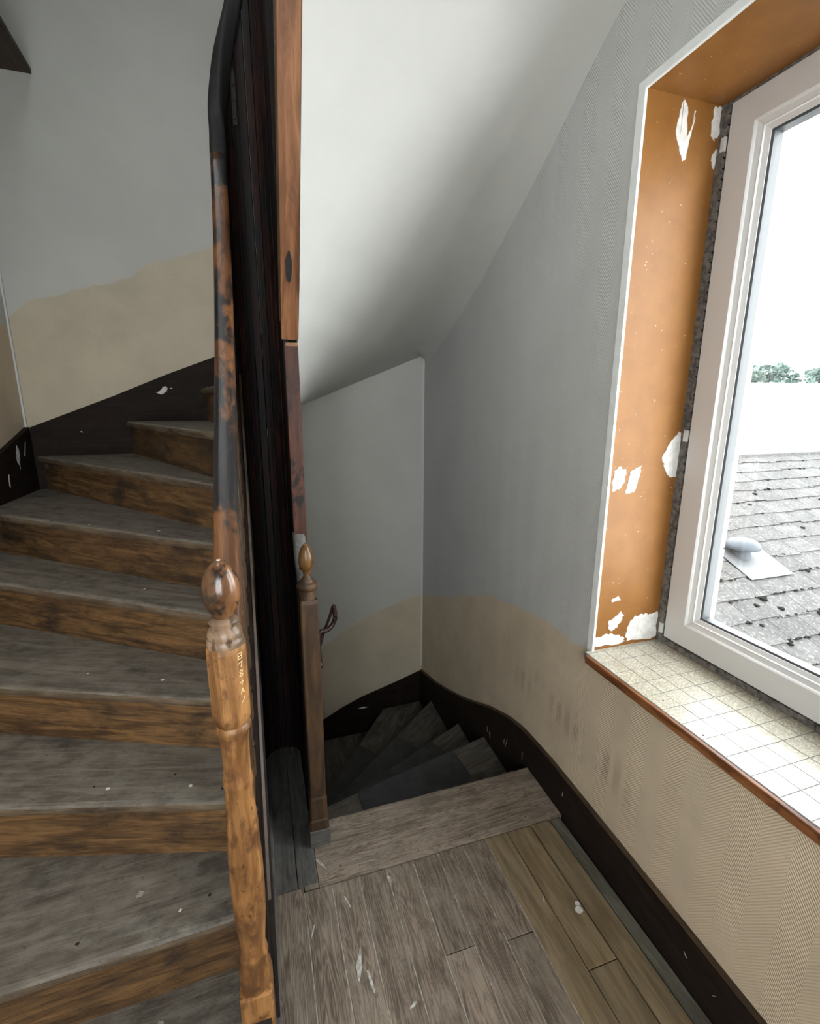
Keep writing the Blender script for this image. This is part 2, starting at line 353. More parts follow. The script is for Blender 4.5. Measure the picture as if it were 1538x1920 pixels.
for a, b in zip(ip, op):
    r = []
    for k in range(NN+1):
        t_ = k/NN; t2 = t_**.85; q = a.lerp(b, t2)
        if b.y < YB-.02: q.z -= .075*(max(0, t2-.72)/.28)**2.2
        r.append(bm.verts.new(q))
    gr.append(r)
for a, b in zip(gr, gr[1:]):
    for k in range(NN): bm.faces.new((a[k], b[k], b[k+1], a[k+1]))
r = bmesh.ops.extrude_face_region(bm, geom=list(bm.faces)); 
for v in r['geom']:
    if isinstance(v, bmesh.types.BMVert): v.co.z += .06
o = link('ceiling_soffit', bm, 'soffit', origin=(0, 0, -Z0), auto=40); tag(o, 'smooth twisting white plaster soffit under the returning flight', kind='structure')

# ------------------------------------------------------------------ floor of the landing
fl = thing('floor', (.5, .7, -1.7), 'worn grey-brown plank landing beside the window wall', kind='structure')
link('subfloor', box(-1.26, XW(0)+.0, -1.3, .9, -1.95, -1.722), 'dark', fl)
link('subfloor', box(-.05, 1.14, .9, 1.63, -1.95, -1.722), 'dark', fl)
xs = [-.05, .06, .158, .257, .36, .465, .567, .672, .771, .87, .977, 1.068, 1.118]
def plank(x0, x1, y0, y1, mat, label=None):
    g = .0016; dz = random.uniform(-.0012, .0012)
    o = link('plank', box(x0+g, x1-g, y0+g, y1-g, -1.722, -1.7+dz, .0016), mat, fl, frame=GY)
    if label: o['label'] = label
for i in range(1, len(xs)-1):
    x0, x1 = xs[i]+(.002 if i > 9 else 0), xs[i+1]; mat = 'edgeboard' if i == 11 else 'plankb' if i >= 8 else 'plank'; y1 = 1.410
    cuts = {5: [1.07], 7: [1.05], 9: [.9], 3: [.45]}.get(i, [.2+.3*random.random()])
    ys = [-1.3]+sorted(cuts)+[y1]
    for a, b in zip(ys, ys[1:]): plank(x0, x1, a, b, mat)
plank(-.05, .06, -1.3, 1.0, 'plank'); plank(-.05, .06, 1.0, 1.43, 'plank')
# strip of darker boards running back into the well, rounded at the drum
for (xa, xb) in ((-.05, .04), (.04, .112)):
    pts = [(xa, 1.43), (xb, 1.43)]
    n = 8
    for k in range(n+1):
        x = xb+(xa-xb)*k/n; d = (x-.035)/.085; pts.append((x, 2.10+.085*math.sqrt(max(0, 1-d*d))))
    link('plank', prism([(x+(.0015 if x < (xa+xb)/2 else -.0015), y) for x, y in pts], -1.722, -1.699, .001), 'darkplank', fl, frame=GY)['label'] = 'dark dusty board running back into the narrow well'
# small boards left of the newel, front of the nosing plank
link('plank', box(.062, .112, 1.415, 1.58, -1.722, -1.7, .0015), 'plank', fl, frame=GY)
for x0, x1 in ((-1.26, -.9), (-.9, -.5), (-.5, -.112)):
    link('plank', box(x0, x1-.003, -1.3, .8, -1.722, -1.7, .0015), 'plank', fl, frame=GY)
# pale dust packed in the joints
bm = bmesh.new()
for i in range(1, 9): box(xs[i]-.0016, xs[i]+.0016, -1.3, 1.409, -1.7055, -1.7010, 0, bm)
o = link('joint_dust', bm, 'dustc', fl); o['kind'] = 'stuff'
# nails and paint drips on the landing
def disc(name, x, y, z, r, mat, parent, h=.0015, seg=10, ir=0):
    bm = bmesh.new(); prism([(x+r*(1+ir*random.uniform(-1, 1))*math.cos(2*math.pi*k/seg), y+r*(1+ir*random.uniform(-1, 1))*math.sin(2*math.pi*k/seg)) for k in range(seg)], z, z+h, bm=bm)
    return link(name, bm, mat, parent)
disc('wax_spot', .955, 1.06, -1.6995, .013, 'chip', fl, .003, 12, .15)['label'] = 'pale round blob of wax'
disc('wax_spot', .962, 1.078, -1.6995, .009, 'chip', fl, .003, 12, .2)['label'] = 'small pale blob of wax'
for x, y, l, w, a in ((.2, 1.13, .10, .018, 1.3), (.225, 1.07, .07, .012, 1.7), (.075, 1.27, .05, .006, 1.2), (.36, 1.36, .06, .014, 1.6), (.86, 1.13, .05, .004, 1.2), (.2, 1.33, .05, .008, 1.9), (.13, 1.5, .06, .01, -1.0), (.33, .98, .03, .01, .5)):
    pts = []; n = 14
    for k in range(n):
        q = 2*math.pi*k/n; rr = random.uniform(.6, 1.1); u, v = l/2*rr*math.cos(q), w/2*rr*math.sin(q)
        pts.append((x+u*math.cos(a)-v*math.sin(a), y+u*math.sin(a)+v*math.cos(a)))
    link('plaster_smear', prism(pts, -1.6995, -1.6985), 'smear', fl)

# ------------------------------------------------------------------ stairs: treads between nosing lines
def isect(p, q, a, b):
    d1 = (q[0]-p[0], q[1]-p[1]); d2 = (b[0]-a[0], b[1]-a[1]); den = d1[0]*d2[1]-d1[1]*d2[0]
    t_ = ((a[0]-p[0])*d2[1]-(a[1]-p[1])*d2[0])/den; return (p[0]+d1[0]*t_, p[1]+d1[1]*t_)
def offs(l, d):                   # shift a nosing line towards the ascending side
    (a, b) = l; dx, dy = b[0]-a[0], b[1]-a[1]; n = math.hypot(dx, dy); nx, ny = -dy/n, dx/n
    return ((a[0]+nx*d, a[1]+ny*d), (b[0]+nx*d, b[1]+ny*d))
def noseline_tread(poly, z, th, nose_edges, mat, parent, dirv, jitter=.0018, name='tread', front=None):
    """poly ccw; first edge (0->1) is the nosing, rounded and worn"""
    a, b = Vector((*poly[0], 0)), Vector((*poly[1], 0)); n = 44; d = (b-a); L = d.length; dn = d.normalized()
    out = Vector((dn.y, -dn.x, 0))
    ctr = Vector((sum(p[0] for p in poly)/len(poly), sum(p[1] for p in poly)/len(poly), 0))
    if (ctr-a).dot(out) > 0: out = -out
    prof = [(-.014, 0), (-.006, -.0025), (-.001, -.008), (0, -.015), (-.001, -.023), (-.007, -th)]
    bm = bmesh.new(); rows_ = []
    jj = [random.gauss(0, jitter) for _ in range(n+1)]; jj = [(jj[max(i-1, 0)]+jj[i]+jj[min(i+1, n)])/2 for i in range(n+1)]
    for i in range(n+1):
        p = a.lerp(b, i/n); rows_.append([bm.verts.new(p+out*(o_+jj[i]*(1 if k < 5 else 0))+Vector((0, 0, z+h_+(jj[i]*.5 if k in (1, 2) else 0)))) for k, (o_, h_) in enumerate(prof)])
    for r0, r1 in zip(rows_, rows_[1:]):
        for k in range(len(prof)-1):
            f_ = bm.faces.new((r0[k], r0[k+1], r1[k+1], r1[k])); f_.material_index = 1 if k >= 2 and front else 0
    top = [r_[0] for r_ in rows_]; bot = [r_[-1] for r_ in rows_]
    rt_ = [bm.verts.new((p[0], p[1], z)) for p in poly[2:]]; rb_ = [bm.verts.new((p[0], p[1], z-th)) for p in poly[2:]]
    bm.faces.new(top+rt_); bm.faces.new((bot+rb_)[::-1])
    bm.faces.new([r for r in rows_[-1]]+[rb_[0], rt_[0]]); bm.faces.new([r for r in rows_[0]][::-1]+[rt_[-1], rb_[-1]])
    for k in range(len(rt_)-1): bm.faces.new((rt_[k], rb_[k], rb_[k+1], rt_[k+1]))
    o = link(name, bm, mat, parent, frame=gdir((d.x, d.y, 0)))
    if front: o.data.materials.append(M[front])
    return o
def riser(line, z0, z1, mat, parent, clipf, th=.02):
    l0 = clipf(offs(line, -.026)); l1 = clipf(offs(line, -.026-th))
    poly = [l0[0], l0[1], l1[1], l1[0]]
    return link('riser', prism(poly, z0, z1), mat, parent, frame=gdir((l0[1][0]-l0[0][0], l0[1][1]-l0[0][1], 0)))

XSK, YSK = XL+.028, YB-.022     # faces of the wall strings
def clip_up(l, xin=-.112):
    a, b = l; p = isect(a, b, (xin, 0), (xin, 1)) if abs(a[0]-b[0]) > 1e-6 and xin is not None else a
    q1 = isect(a, b, (XSK, 0), (XSK, 1)) if abs(a[0]-b[0]) > 1e-6 else (9, 9)
    q = q1 if q1[1] <= YSK else isect(a, b, (0, YSK), (1, YSK))
    return (p, q)
UP = {8: ((-.112, .82), (-1.25, .80)), 7: ((-.133, 1.066), (-.63, 1.053)), 6: ((-.138, 1.242), (-.745, 1.412)), 5: ((-.171, 1.449), (-.843, 1.735)), 4: ((-.176, 1.651), (-1.0, 2.208)),
      3: ((-.168, 1.831), (-1.15, 2.634)), 2: ((-.162, 1.981), (-1.244, 3.372)), 1: ((-.15, 2.03), (-.755, 3.37))}
def zu(i): return -.308-.199*(i-2)
stair = thing('upper_staircase', (-.7, .8, -1.7), 'steep flight of grey worn wooden steps with brown risers climbing at left', 'staircase')
for i in range(8, 0, -1):
    l0 = clip_up(offs(UP[i], 0))
    if i > 1: l1 = clip_up(offs(UP[i-1], -.042))
    else: l1 = ((-.08, 2.27), (-.29, YSK))
    poly = [l0[0], l0[1]]
    if l0[1][1] < YSK-.01 and l1[1][1] > YSK-.01: poly.append((XSK, YSK))
    poly += [l1[1], l1[0]]
    if i == 1: poly.append((-.112, 2.1))
    noseline_tread(poly, zu(i), .034, 1, 'tread', stair, None, front='nosefront')
    riser(UP[i], zu(i+1) if i < 8 else -1.7, zu(i)-.033, 'riser', stair, clip_up)
# last steps turning behind the well
noseline_tread([(-.09, 2.235), (-.31, YSK), (.30, YSK), (.05, 2.27)], zu(0), .034, 1, 'tread', stair, None, front='nosefront')
link('riser', prism([(-.085, 2.27), (-.285, YSK), (-.262, YSK), (-.062, 2.275)], zu(1), zu(0)-.033), 'riser', stair, frame=gdir((-.2, 1.1, 0)))
noseline_tread([(.045, 2.25), (.27, YSK), (.70, YSK), (.16, 2.25)], zu(-1), .034, 1, 'tread', stair, None)
link('riser', prism([(.07, 2.262), (.295, YSK), (.315, YSK), (.09, 2.262)], zu(0), zu(-1)-.033), 'riser', stair, frame=gdir((.2, 1.1, 0)))

# nail heads, drips and chips lying on the treads
for i, x, y, rr, mt in ((4, -.45, 1.98, .004, 'chip'), (5, -.35, 1.62, .005, 'chip'), (5, -.6, 1.74, .003, 'chip'), (6, -.30, 1.40, .004, 'dark'), (6, -.25, 1.34, .005, 'chip'), (6, -.52, 1.42, .0035, 'dark'), (6, -.48, 1.40, .006, 'chip'), (6, -.16, 1.30, .004, 'dark'), (7, -.38, 1.21, .009, 'dustc'), (7, -.5, 1.12, .0045, 'dark'), (7, -.2, 1.15, .004, 'dark'), (7, -.27, 1.13, .004, 'chip'), (8, -.32, 1.02, .008, 'dustc'), (8, -.3, .90, .004, 'dark'), (8, -.27, .91, .006, 'chip'), (8, -.46, .86, .005, 'dark'), (3, -.4, 2.1, .005, 'chip'), (3, -.7, 2.3, .004, 'chip')):
    disc('paint_speck' if mt != 'dark' else 'nail', x, y, zu(i)-.0002, rr, mt, stair, .0012, 9, .35)
# wall strings of the upper flight (dark boards climbing along the walls)
def zbk(x): return -.137+.409*(x+1.24)
o = link('wall_string', prism([(XSK, zbk(XSK)), (XSK, -.72), (-.755, -.50), (-.3, -.3), (-.05, -.15), (-.05, zbk(-.05)), (-.22, zbk(-.22)), (-.5, zbk(-.5)+.004), (-.8, zbk(-.8)-.003)], YSK, YB-.001, .002, axis=1), 'string', stair, frame=GX)
o['label'] = 'near-black wall string rising along the far wall'
o = link('wall_string', prism([(YSK, -.139), (2.97, -.262), (2.6, -.50), (2.2, -.80), (1.8, -1.02), (1.3, -1.28), (.8, -1.40), (.8, -1.699), (1.3, -1.699), (2.2, -1.3), (2.9, -.9), (YSK, -.75)], XL+.001, XSK, .002, axis=0), 'string', stair, frame=GY)
o['label'] = 'near-black wall string stepping down the left wall'
def chip(pts, parent, axis, at, th, mat='chip', name='paint_chip', rag=0):
    P = pts
    if rag:
        P = []
        for i, (a, b) in enumerate(zip(pts, pts[1:]+pts[:1])):
            for k in range(5):
                t_ = k/5; q = (a[0]+(b[0]-a[0])*t_+random.uniform(-rag, rag), a[1]+(b[1]-a[1])*t_+random.uniform(-rag, rag)); P.append(q)
    return link(name, prism(P, at, at+th, axis=axis), mat, parent)
chip([(-.565, .062), (-.54, .075), (-.525, .095), (-.505, .10), (-.50, .08), (-.515, .06), (-.54, .052)], stair, 1, YSK-.001, .0012, rag=.003)
chip([(-.49, .088), (-.475, .092), (-.47, .084)], stair, 1, YSK-.001, .0012)
chip([(-1.0, -.17), (-.992, -.165), (-.985, -.175)], stair, 1, YSK-.001, .0012)
chip([(3.17, -.23), (3.19, -.26), (3.17, -.36), (3.14, -.29)], stair, 0, XSK-.0002, .0012, rag=.004)
chip([(3.28, -.22), (3.285, -.22), (3.25, -.30), (3.245, -.29)], stair, 0, XSK-.0002, .0012)
chip([(3.02, -.37), (3.03, -.37), (3.02, -.44), (3.01, -.43)], stair, 0, XSK-.0002, .0012)

# inner string along the well + spandrel boards below it
nz = [(.80, -1.50), (1.07, -1.30), (1.245, -1.105), (1.45, -.905), (1.65, -.706), (1.83, -.507), (1.98, -.308), (2.05, -.11), (2.11, .09)]
top = [(y, z+.07) for y, z in nz]; 
sp_poly = [(.86, -1.69), (.86, -1.38)]+top[1:]+[(2.11, -.30), (1.9, -.72), (1.5, -1.18), (1.1, -1.62), (1.04, -1.69)]
o = link('inner_string', prism(sp_poly, -.108, -.052, .002, axis=0), 'string', stair, frame=GY); o['label'] = 'dark inner string between the steps and the well'
mold = smoothpath([(-.048, y, z-.05) for y, z in top[1:]], 3)
link('string_moulding', sweep(mold, [(0, .008), (.008, .004), (.008, -.004), (0, -.008)][::-1]), 'newel2', stair)
mold = smoothpath([(-.048, 1.02, -1.62), (-.048, 1.5, -1.13), (-.048, 1.9, -.68), (-.048, 2.1, -.3)], 6)
link('string_moulding', sweep(mold, [(0, .009), (.01, .004), (.01, -.004), (0, -.009)][::-1]), 'string', stair)
ys = [1.02, 1.16, 1.30, 1.44, 1.58, 1.72, 1.86, 2.0, 2.10]
def zsb(y):
    P = [(.9, -1.68), (1.1, -1.62), (1.5, -1.18), (1.9, -.72), (2.11, -.30)]
    for (a, b), (c_, d_) in zip(P, P[1:]):
        if a <= y <= c_: return b+(d_-b)*(y-a)/(c_-a)
    return P[-1][1]
for a, b in zip(ys, ys[1:]):
    link('spandrel_board', prism([(a+.001, -1.699), (b-.001, -1.699), (b-.001, zsb(b)-.002), (a+.001, zsb(a)-.002)], -.075, -.053, .0015, axis=0), 'stave', stair, frame=GZ)
link('base_moulding', box(-.052, -.036, .96, 2.08, -1.7, -1.655, .004), 'darkplank', stair, frame=GY)

# ------------------------------------------------------------------ near newel, handrail, balusters
bal = thing('stair_balustrade', (-.08, .9, -1.7), 'honey-brown turned newel with egg finial and handrail guarding the upper flight', 'balustrade')
NX, NY = -.080, .905
nw = link('newel_post', box(NX-.036, NX+.036, NY-.036, NY+.036, -1.70, -1.30, .005), 'newel', bal, frame=GZ); nw['label'] = 'turned newel post, square at the foot and octagonal near the top'
def zp(y_px):       # height on the newel axis seen at photo row y_px
    k = (y_px-960)/F; a = math.atan(k)+PIT; return -math.tan(a)*(NX*sy+NY*cy)
def prof(L): return [(r, zp(y)) for y, r in L][::-1]
sh = link('turned_shaft', lathe(prof([(1352, .030), (1358, .034), (1364, .034), (1370, .0295), (1385, .0275), (1420, .0265), (1450, .027), (1458, .030), (1466, .030), (1472, .0275), (1500, .029), (1550, .032), (1600, .0345), (1640, .0355), (1680, .035), (1720, .0325), (1755, .028), (1770, .0265), (1778, .030), (1786, .0315), (1792, .028), (1800, .030), (1812, .0355), (1822, .0355), (1840, .033)]), (NX, NY), 40), 'newel', nw, frame=GZ, auto=35)
# octagonal block
def octa(r): 
    k = .36*r; return [(NX+a, NY+b) for a, b in ((r, -k), (r, k), (k, r), (-k, r), (-r, k), (-r, -k), (-k, -r), (k, -r))]
bm = bmesh.new()
prev = None
rings = []
for y, r in ((1352, .029), (1343, .0335), (1335, .0355), (1215, .0355), (1206, .0345)):
    z = zp(y); rings.append([bm.verts.new((a, b, z)) for a, b in octa(r)])
for a, b in zip(rings, rings[1:]):
    for i in range(8): bm.faces.new((a[i], a[(i+1) % 8], b[(i+1) % 8], b[i]))
bm.faces.new(rings[0][::-1]); bm.faces.new(rings[-1])
link('octagonal_block', bm, 'newel', nw, frame=GZ)
link('collar', lathe(prof([(1155, .018), (1158, .024), (1163, .0275), (1168, .026), (1172, .0245), (1176, .028), (1182, .0315), (1188, .0325), (1193, .031), (1196, .0335), (1201, .0345), (1207, .0345)]), (NX, NY), 40), 'collar', nw, frame=GZ, auto=35)
egg = [(1051, .002), (1052.5, .007), (1056, .0135), (1063, .0205), (1072, .0262), (1083, .0308), (1096, .0338), (1110, .0347), (1122, .0335), (1134, .0298), (1144, .0245), (1152, .019), (1157, .0165)]
link('finial', lathe(prof(egg), (NX, NY), 40), 'finial', nw, smooth=True, frame=GZ)
disc('finial_nail', NX, NY, zp(1051)-.0005, .0035, 'chip', nw)
# scratched characters on the right front facet
fa, fb = Vector((NX+.0355, NY-.0128, 0)), Vector((NX+.0128, NY-.0355, 0)); fu = (fa-fb).normalized(); fn = Vector((fu.y, -fu.x, 0))
if fn.y > 0: fn = -fn
fo = (fa+fb)/2+fn*.0003
chars = [[[(-.5, 0), (.5, .1), (.5, .9), (-.5, .8), (-.5, 0)], [(-.5, .4), (.5, .5)]], [[(-.6, .7), (.5, .9), (.1, .1)]], [[(0, .5), (.45, .75), (0, 1), (-.45, .75), (0, .5), (.5, .25), (0, 0), (-.5, .25), (0, .5)]], [[(-.5, .5), (.5, .55)], [(0, .05), (.05, 1)]], [[(-.5, .1), (0, .9), (.5, .15)], [(-.25, .45), (.2, .4)]], [[(-.5, .1), (.1, .35), (.5, .9)]]]
zc = zp(1212)
for ch in chars:
    bm = bmesh.new(); zc -= .0185
    for ln in ch:
        for a, b in zip(ln, ln[1:]):
            p, q = (fo+fu*(c_[0]*.0085)+Vector((0, 0, zc+c_[1]*.0145)) for c_ in (a, b)); w_ = (q-p).cross(fn).normalized()*.0009
            vs_ = [bm.verts.new(v) for v in (p-w_, q-w_, q+w_, p+w_)]; vt_ = [bm.verts.new(v.co+fn*.0006) for v in vs_]
            bm.faces.new(vt_); bm.faces.new(vs_[::-1])
            for i in range(4): bm.faces.new((vs_[i], vs_[(i+1) % 4], vt_[(i+1) % 4], vt_[i]))
    link('scratched_mark', bm, 'carve', nw)
# handrail
rail = [(-.078, .93, -.478), (-.078, 1.07, -.36), (-.077, 1.245, -.19), (-.072, 1.45, .015), (-.068, 1.65, .235), (-.065, 1.83, .46), (-.062, 1.97, .69), (-.060, 2.06, .90)]
R0 = .095; cxr, cyr = .035, 2.10
for ang, z in ((168, 1.0), (148, 1.11), (125, 1.25), (95, 1.42), (60, 1.62), (30, 1.78), (0, 1.92)):
    a = math.radians(ang); rail.append((cxr+R0*math.cos(a), cyr+R0*math.sin(a), z))
rail.append((.14, 1.9, 2.1))
rp = smoothpath(rail, 6)
sides = []
for p in rp:
    rad = -Vector((p.x-cxr, p.y-cyr, 0)).normalized(); k = min(1, max(0, (p.y-2.0)/.14)); base_ = Vector((1, 0, 0)) if p.x < cxr else Vector((-1, 0, 0))
    sides.append((base_*(1-k)+rad*k).normalized())
nlow = [i for i, p in enumerate(rp) if p.y > 2.03][0]
hr = link('handrail', sweep(rp, rsec(.054, .058, 3, .014), sides=sides, rng=(0, nlow)), 'rail', bal, smooth=True, frame=gdir((0, .66, .75))); hr['label'] = 'handrail worn orange with black grime patches'
h2 = link('handrail', sweep(rp, rsec(.054, .058, 3, .014), sides=sides, rng=(nlow, 999)), 'railblack', bal, smooth=True, frame=GZ); h2['label'] = 'blackened wreathed end of the handrail turning round the well'
def railz(y):
    for a, b in zip(rail, rail[1:]):
        if a[1] <= y <= b[1]: return a[2]+(b[2]-a[2])*(y-a[1])/(b[1]-a[1])
    return rail[7][2]
def strz(y):
    for (a, b), (c_, d_) in zip(top, top[1:]):
        if a <= y <= c_: return b+(d_-b)*(y-a)/(c_-a)
for y in (1.03, 1.14, 1.25, 1.36, 1.47, 1.57, 1.67, 1.76, 1.85, 1.93, 2.0, 2.06):
    z0, z1 = strz(y)-.01, railz(y)-.03; h = z1-z0; c_ = (-.074, y)
    P = [(.015, 0), (.015, .1), (.011, .11), (.016, .125), (.011, .14), (.017, .3), (.012, .5), (.010, .58), (.016, .6), (.016, .615), (.010, .63), (.012, .8), (.016, .86), (.015, .9), (.015, 1)]
    link('baluster', lathe([(r, z0+h*t_) for r, t_ in P], c_, 12), 'newel2', bal, frame=GZ, auto=40)

# ------------------------------------------------------------------ the well lining (drum of vertical boards)
drum = thing('stairwell_lining', (.035, 2.1, -1.7), 'tall dark red-black curved boarding lining the end of the narrow stairwell', 'paneling')
NS = 9
def rz(ang):
    tb = [(180, .90), (165, 1.02), (140, 1.15), (115, 1.30), (90, 1.45), (60, 1.62), (30, 1.78), (0, 1.92)]
    for (a, b), (c_, d_) in zip(tb, tb[1:]):
        if a >= ang >= c_: return b+(d_-b)*(a-ang)/(a-c_)
for k in range(NS):
    a0, a1 = 180-180*k/NS, 180-180*(k+1)/NS; e = 1.0
    p = []
    for r, aa in ((.085, a0-e), (.085, (a0+a1)/2), (.085, a1+e), (.106, a1+e), (.106, (a0+a1)/2), (.106, a0-e)):
        a = math.radians(aa); p.append((.035+r*math.cos(a), 2.10+r*math.sin(a)))
    zt = rz((a0+a1)/2)-.03
    bmx = prism(p, -1.699 if k < 7 else -3.1, zt, .0012)
    link('stave', bmx, 'stave', drum, frame=GZ)
# flat boards of the side next to the lower flight, closing the well beside the drum
for y0, y1 in ((2.0, 2.1), (1.905, 1.999)):
    link('stave', box(.12, .14, y0+.001, y1-.001, -3.1, 1.5, .0015), 'stave', drum, frame=GZ)
link('backing', prism([(-.075, 2.12), (-.06, 2.22), (.035, 2.25), (.13, 2.22), (.145, 2.12), (.141, 2.10), (.12, 2.17), (.035, 2.207), (-.05, 2.17), (-.071, 2.10)], -1.69, .2), 'dark', drum)
pl = link('metal_plate', prism([(-.006, 1.02), (.012, 1.02), (.013, 1.17), (.006, 1.22), (-.003, 1.20)], 2.176, 2.181, axis=1), 'brass', drum); pl['label'] = 'small screwed metal plate on the lining'
for z in (1.04, 1.10, 1.15):
    link('screw_head', lathe([(.003, z-.003), (.004, z), (.003, z+.003)], (.005, 2.174), 8), 'dark', drum)

# ------------------------------------------------------------------ string of the returning flight overhead
ret = thing('return_flight_string', (.14, 1.85, .2), 'orange-brown timber string edge descending beside the white soffit', 'timber')
def edge(poly, mat, x0, x1, lab=None, fr=GY, nm='string_board', bev=.003):
    o = link(nm, prism(poly, x0, x1, bev, axis=0), mat, ret, frame=fr)
    if lab: o['label'] = lab
    return o
ya, yb = .75, 1.843
edge([(yb, zi(yb)+.03), (ya, zi(ya)+.03), (ya, zi(ya)+.45), (yb, zi(yb)+.45)], 'string', .116, .166)
sd = gdir((0, -1, 1.43))
edge([(yb, zi(yb)), (ya, zi(ya)), (ya, zi(ya)+.034), (yb, zi(yb)+.034)], 'soffitedge', .110, .170, 'sawn orange-brown underside of the string', sd, 'string_edge', .0025)
edge([(yb, zi(yb)+.06), (ya, zi(ya)+.06), (ya, zi(ya)+.075), (yb, zi(yb)+.075)], 'newel2', .106, .117, None, sd, 'string_moulding')
# dark filled knot and split end
bm = bmesh.new()
kz = .42; ky = 1.843-(kz-.217)/1.43
nrm = Vector((0, -1.43, -1)).normalized(); al = Vector((0, -1, 1.43)).normalized(); ctr = Vector((.137, ky, kz))+nrm*.0008
vs1 = []
for k in range(14):
    a = 2*math.pi*k/14; rr = random.uniform(.85, 1.1)
    vs1.append(bm.verts.new(ctr+Vector((1, 0, 0))*(.011*rr*math.cos(a))+al*(.05*rr*math.sin(a))))
bm.faces.new(vs1); r = bmesh.ops.extrude_face_region(bm, geom=list(bm.faces))
for v in r['geom']:
    if isinstance(v, bmesh.types.BMVert): v.co -= nrm*.004
link('knot', bm, 'railblack', ret)
# vertical post under it (tapering), with lighter split top
pp = prism([(.118, 1.848), (.168, 1.848), (.168, 1.90), (.118, 1.90)], -.56, .205, .003)
o = link('string_post', pp, 'post', ret, frame=GZ); o['label'] = 'dark red-brown square post below the string joint'
link('joint_wedge', box(.122, .166, 1.843, 1.85, .198, .212, .001), 'newel', ret)

# ------------------------------------------------------------------ lower flight
low = thing('lower_staircase', (.65, 1.7, -1.7), 'dark winding steps dropping away below the landing toward the far corner', 'staircase')
def XS(y): return 1.108+.019*y-.004
XI = .172
def zl(k): return -1.7-.185*k
LO = {0: ((.177, 1.697), (1.139, 1.703)), 1: ((.212, 1.955), (1.165, 2.177)), 2: ((.396, 2.198), (1.161, 2.552)), 3: ((.348, 2.412), (1.168, 3.098)), 4: ((.279, 2.619), (.856, 3.38)), 5: ((.2, 3.09), (.464, 3.057))}
LX = 1.172
def clip_lo(l):
    a, b = l; p = isect(a, b, (XI, 0), (XI, 1))
    q = isect(a, b, (LX, 0), (LX, 1))
    q = (XS(q[1]), q[1])
    if q[1] > YSK: q = isect(a, b, (0, YSK), (1, YSK))
    return (p, q)
# nosing plank of the landing: its front edge at y=1.70
noseline_tread([(XI-.004, 1.697), (XS(1.7), 1.703), (XS(1.42), 1.413), (.114, 1.409), (.114, 1.575), (XI+.01, 1.60)][:2]+[(XS(1.42), 1.413), (.114, 1.411), (.114, 1.578), (.172, 1.578)], -1.699, .03, 1, 'plank', low, None, .0008, 'nosing_plank')['label'] = 'wide grained plank forming the top step'
for x, y in ((.36, 1.66), (.62, 1.665), (.78, 1.67), (.84, 1.655), (1.0, 1.67), (.5, 1.44), (.27, 1.45), (.72, 1.44), (.2, 1.47), (.98, 1.45)):
    disc('nail', x, y, -1.6992, .0028, 'dark', low, .0012, 8)
# treads descending: nosing k is the front edge of the surface at zl(k); surface k runs from riser of k-1 to nosing k
def lowtread(k):
    l1 = LO[k]; l0 = offs(LO[k-1], -.0) if False else LO[k-1]
    n1 = clip_lo(l1); b = clip_lo(offs(l0, -.045))
    poly = [n1[0], n1[1]]
    if n1[1][1] > YSK-.02 and b[1][1] < YSK-.02: poly.append((XS(YSK), YSK))
    poly += [b[1], b[0]]
    return poly
for k in range(1, 5):
    noseline_tread(lowtread(k), zl(k), .032, 1, 'tread_low', low, None, .0008)
noseline_tread([(XI, 3.10), (XI, 3.36), (.80, YSK), (.80, 3.2), (XI, 2.50)], zl(5), .032, 1, 'tread_low', low, None, .0008)
noseline_tread([(-.4, 2.4), (-.4, YSK), (.30, YSK), (.30, 2.4)], zl(6), .032, 1, 'tread_low', low, None, .0008)
for k in range(0, 5):
    l = clip_lo(offs(LO[k], -.03)); m2 = clip_lo(offs(LO[k], -.05))
    link('riser', prism([l[0], l[1], m2[1], m2[0]], zl(k+1), zl(k)-.031), 'string', low, frame=gdir((l[1][0]-l[0][0], l[1][1]-l[0][1], 0)))
# worn dark coverings on the middle of the treads
def cover(pts, k, lab):
    o = link('tread_cover', prism(pts, zl(k)+.0002, zl(k)+.003, .0008), 'blackmat', low); o['label'] = lab
cover([(.369, 1.986), (.934, 2.118), (.96, 1.80), (.372, 1.755)], 1, 'dark slate-coloured covering on the first step down')
cover([(.30, 2.145), (.932, 2.438), (1.01, 2.22), (.36, 2.0)], 2, 'dark covering on the second step down')
cover([(.27, 2.335), (.803, 2.785), (.96, 2.52), (.3, 2.2)], 3, 'dark covering on the third step down')
cover([(.24, 2.56), (.574, 3.01), (.735, 2.80), (.24, 2.4)], 4, 'dark covering on the fourth step down')
# wall strings / skirting
o = link('baseboard_right', prism([(-1.3, -1.545), (1.30, -1.532), (1.50, -1.532), (1.66, -1.540), (1.78, -1.552), (1.90, -1.580), (2.02, -1.625), (2.15, -1.680), (2.32, -1.765), (2.5, -1.850), (2.75, -1.955), (3.05, -2.065), (YB, -2.16), (YB, -2.75), (2.4, -2.4), (1.66, -2.1), (1.62, -1.9), (-1.3, -1.75)], 1.108, 1.13, .003, axis=0), 'string', origin=(1.11, 0, 0), frame=GY)
for v in o.data.vertices: v.co.y -= .019*v.co.x    # follow the slightly skewed wall
tag(o, 'near-black skirting sweeping down the right wall', kind='structure')
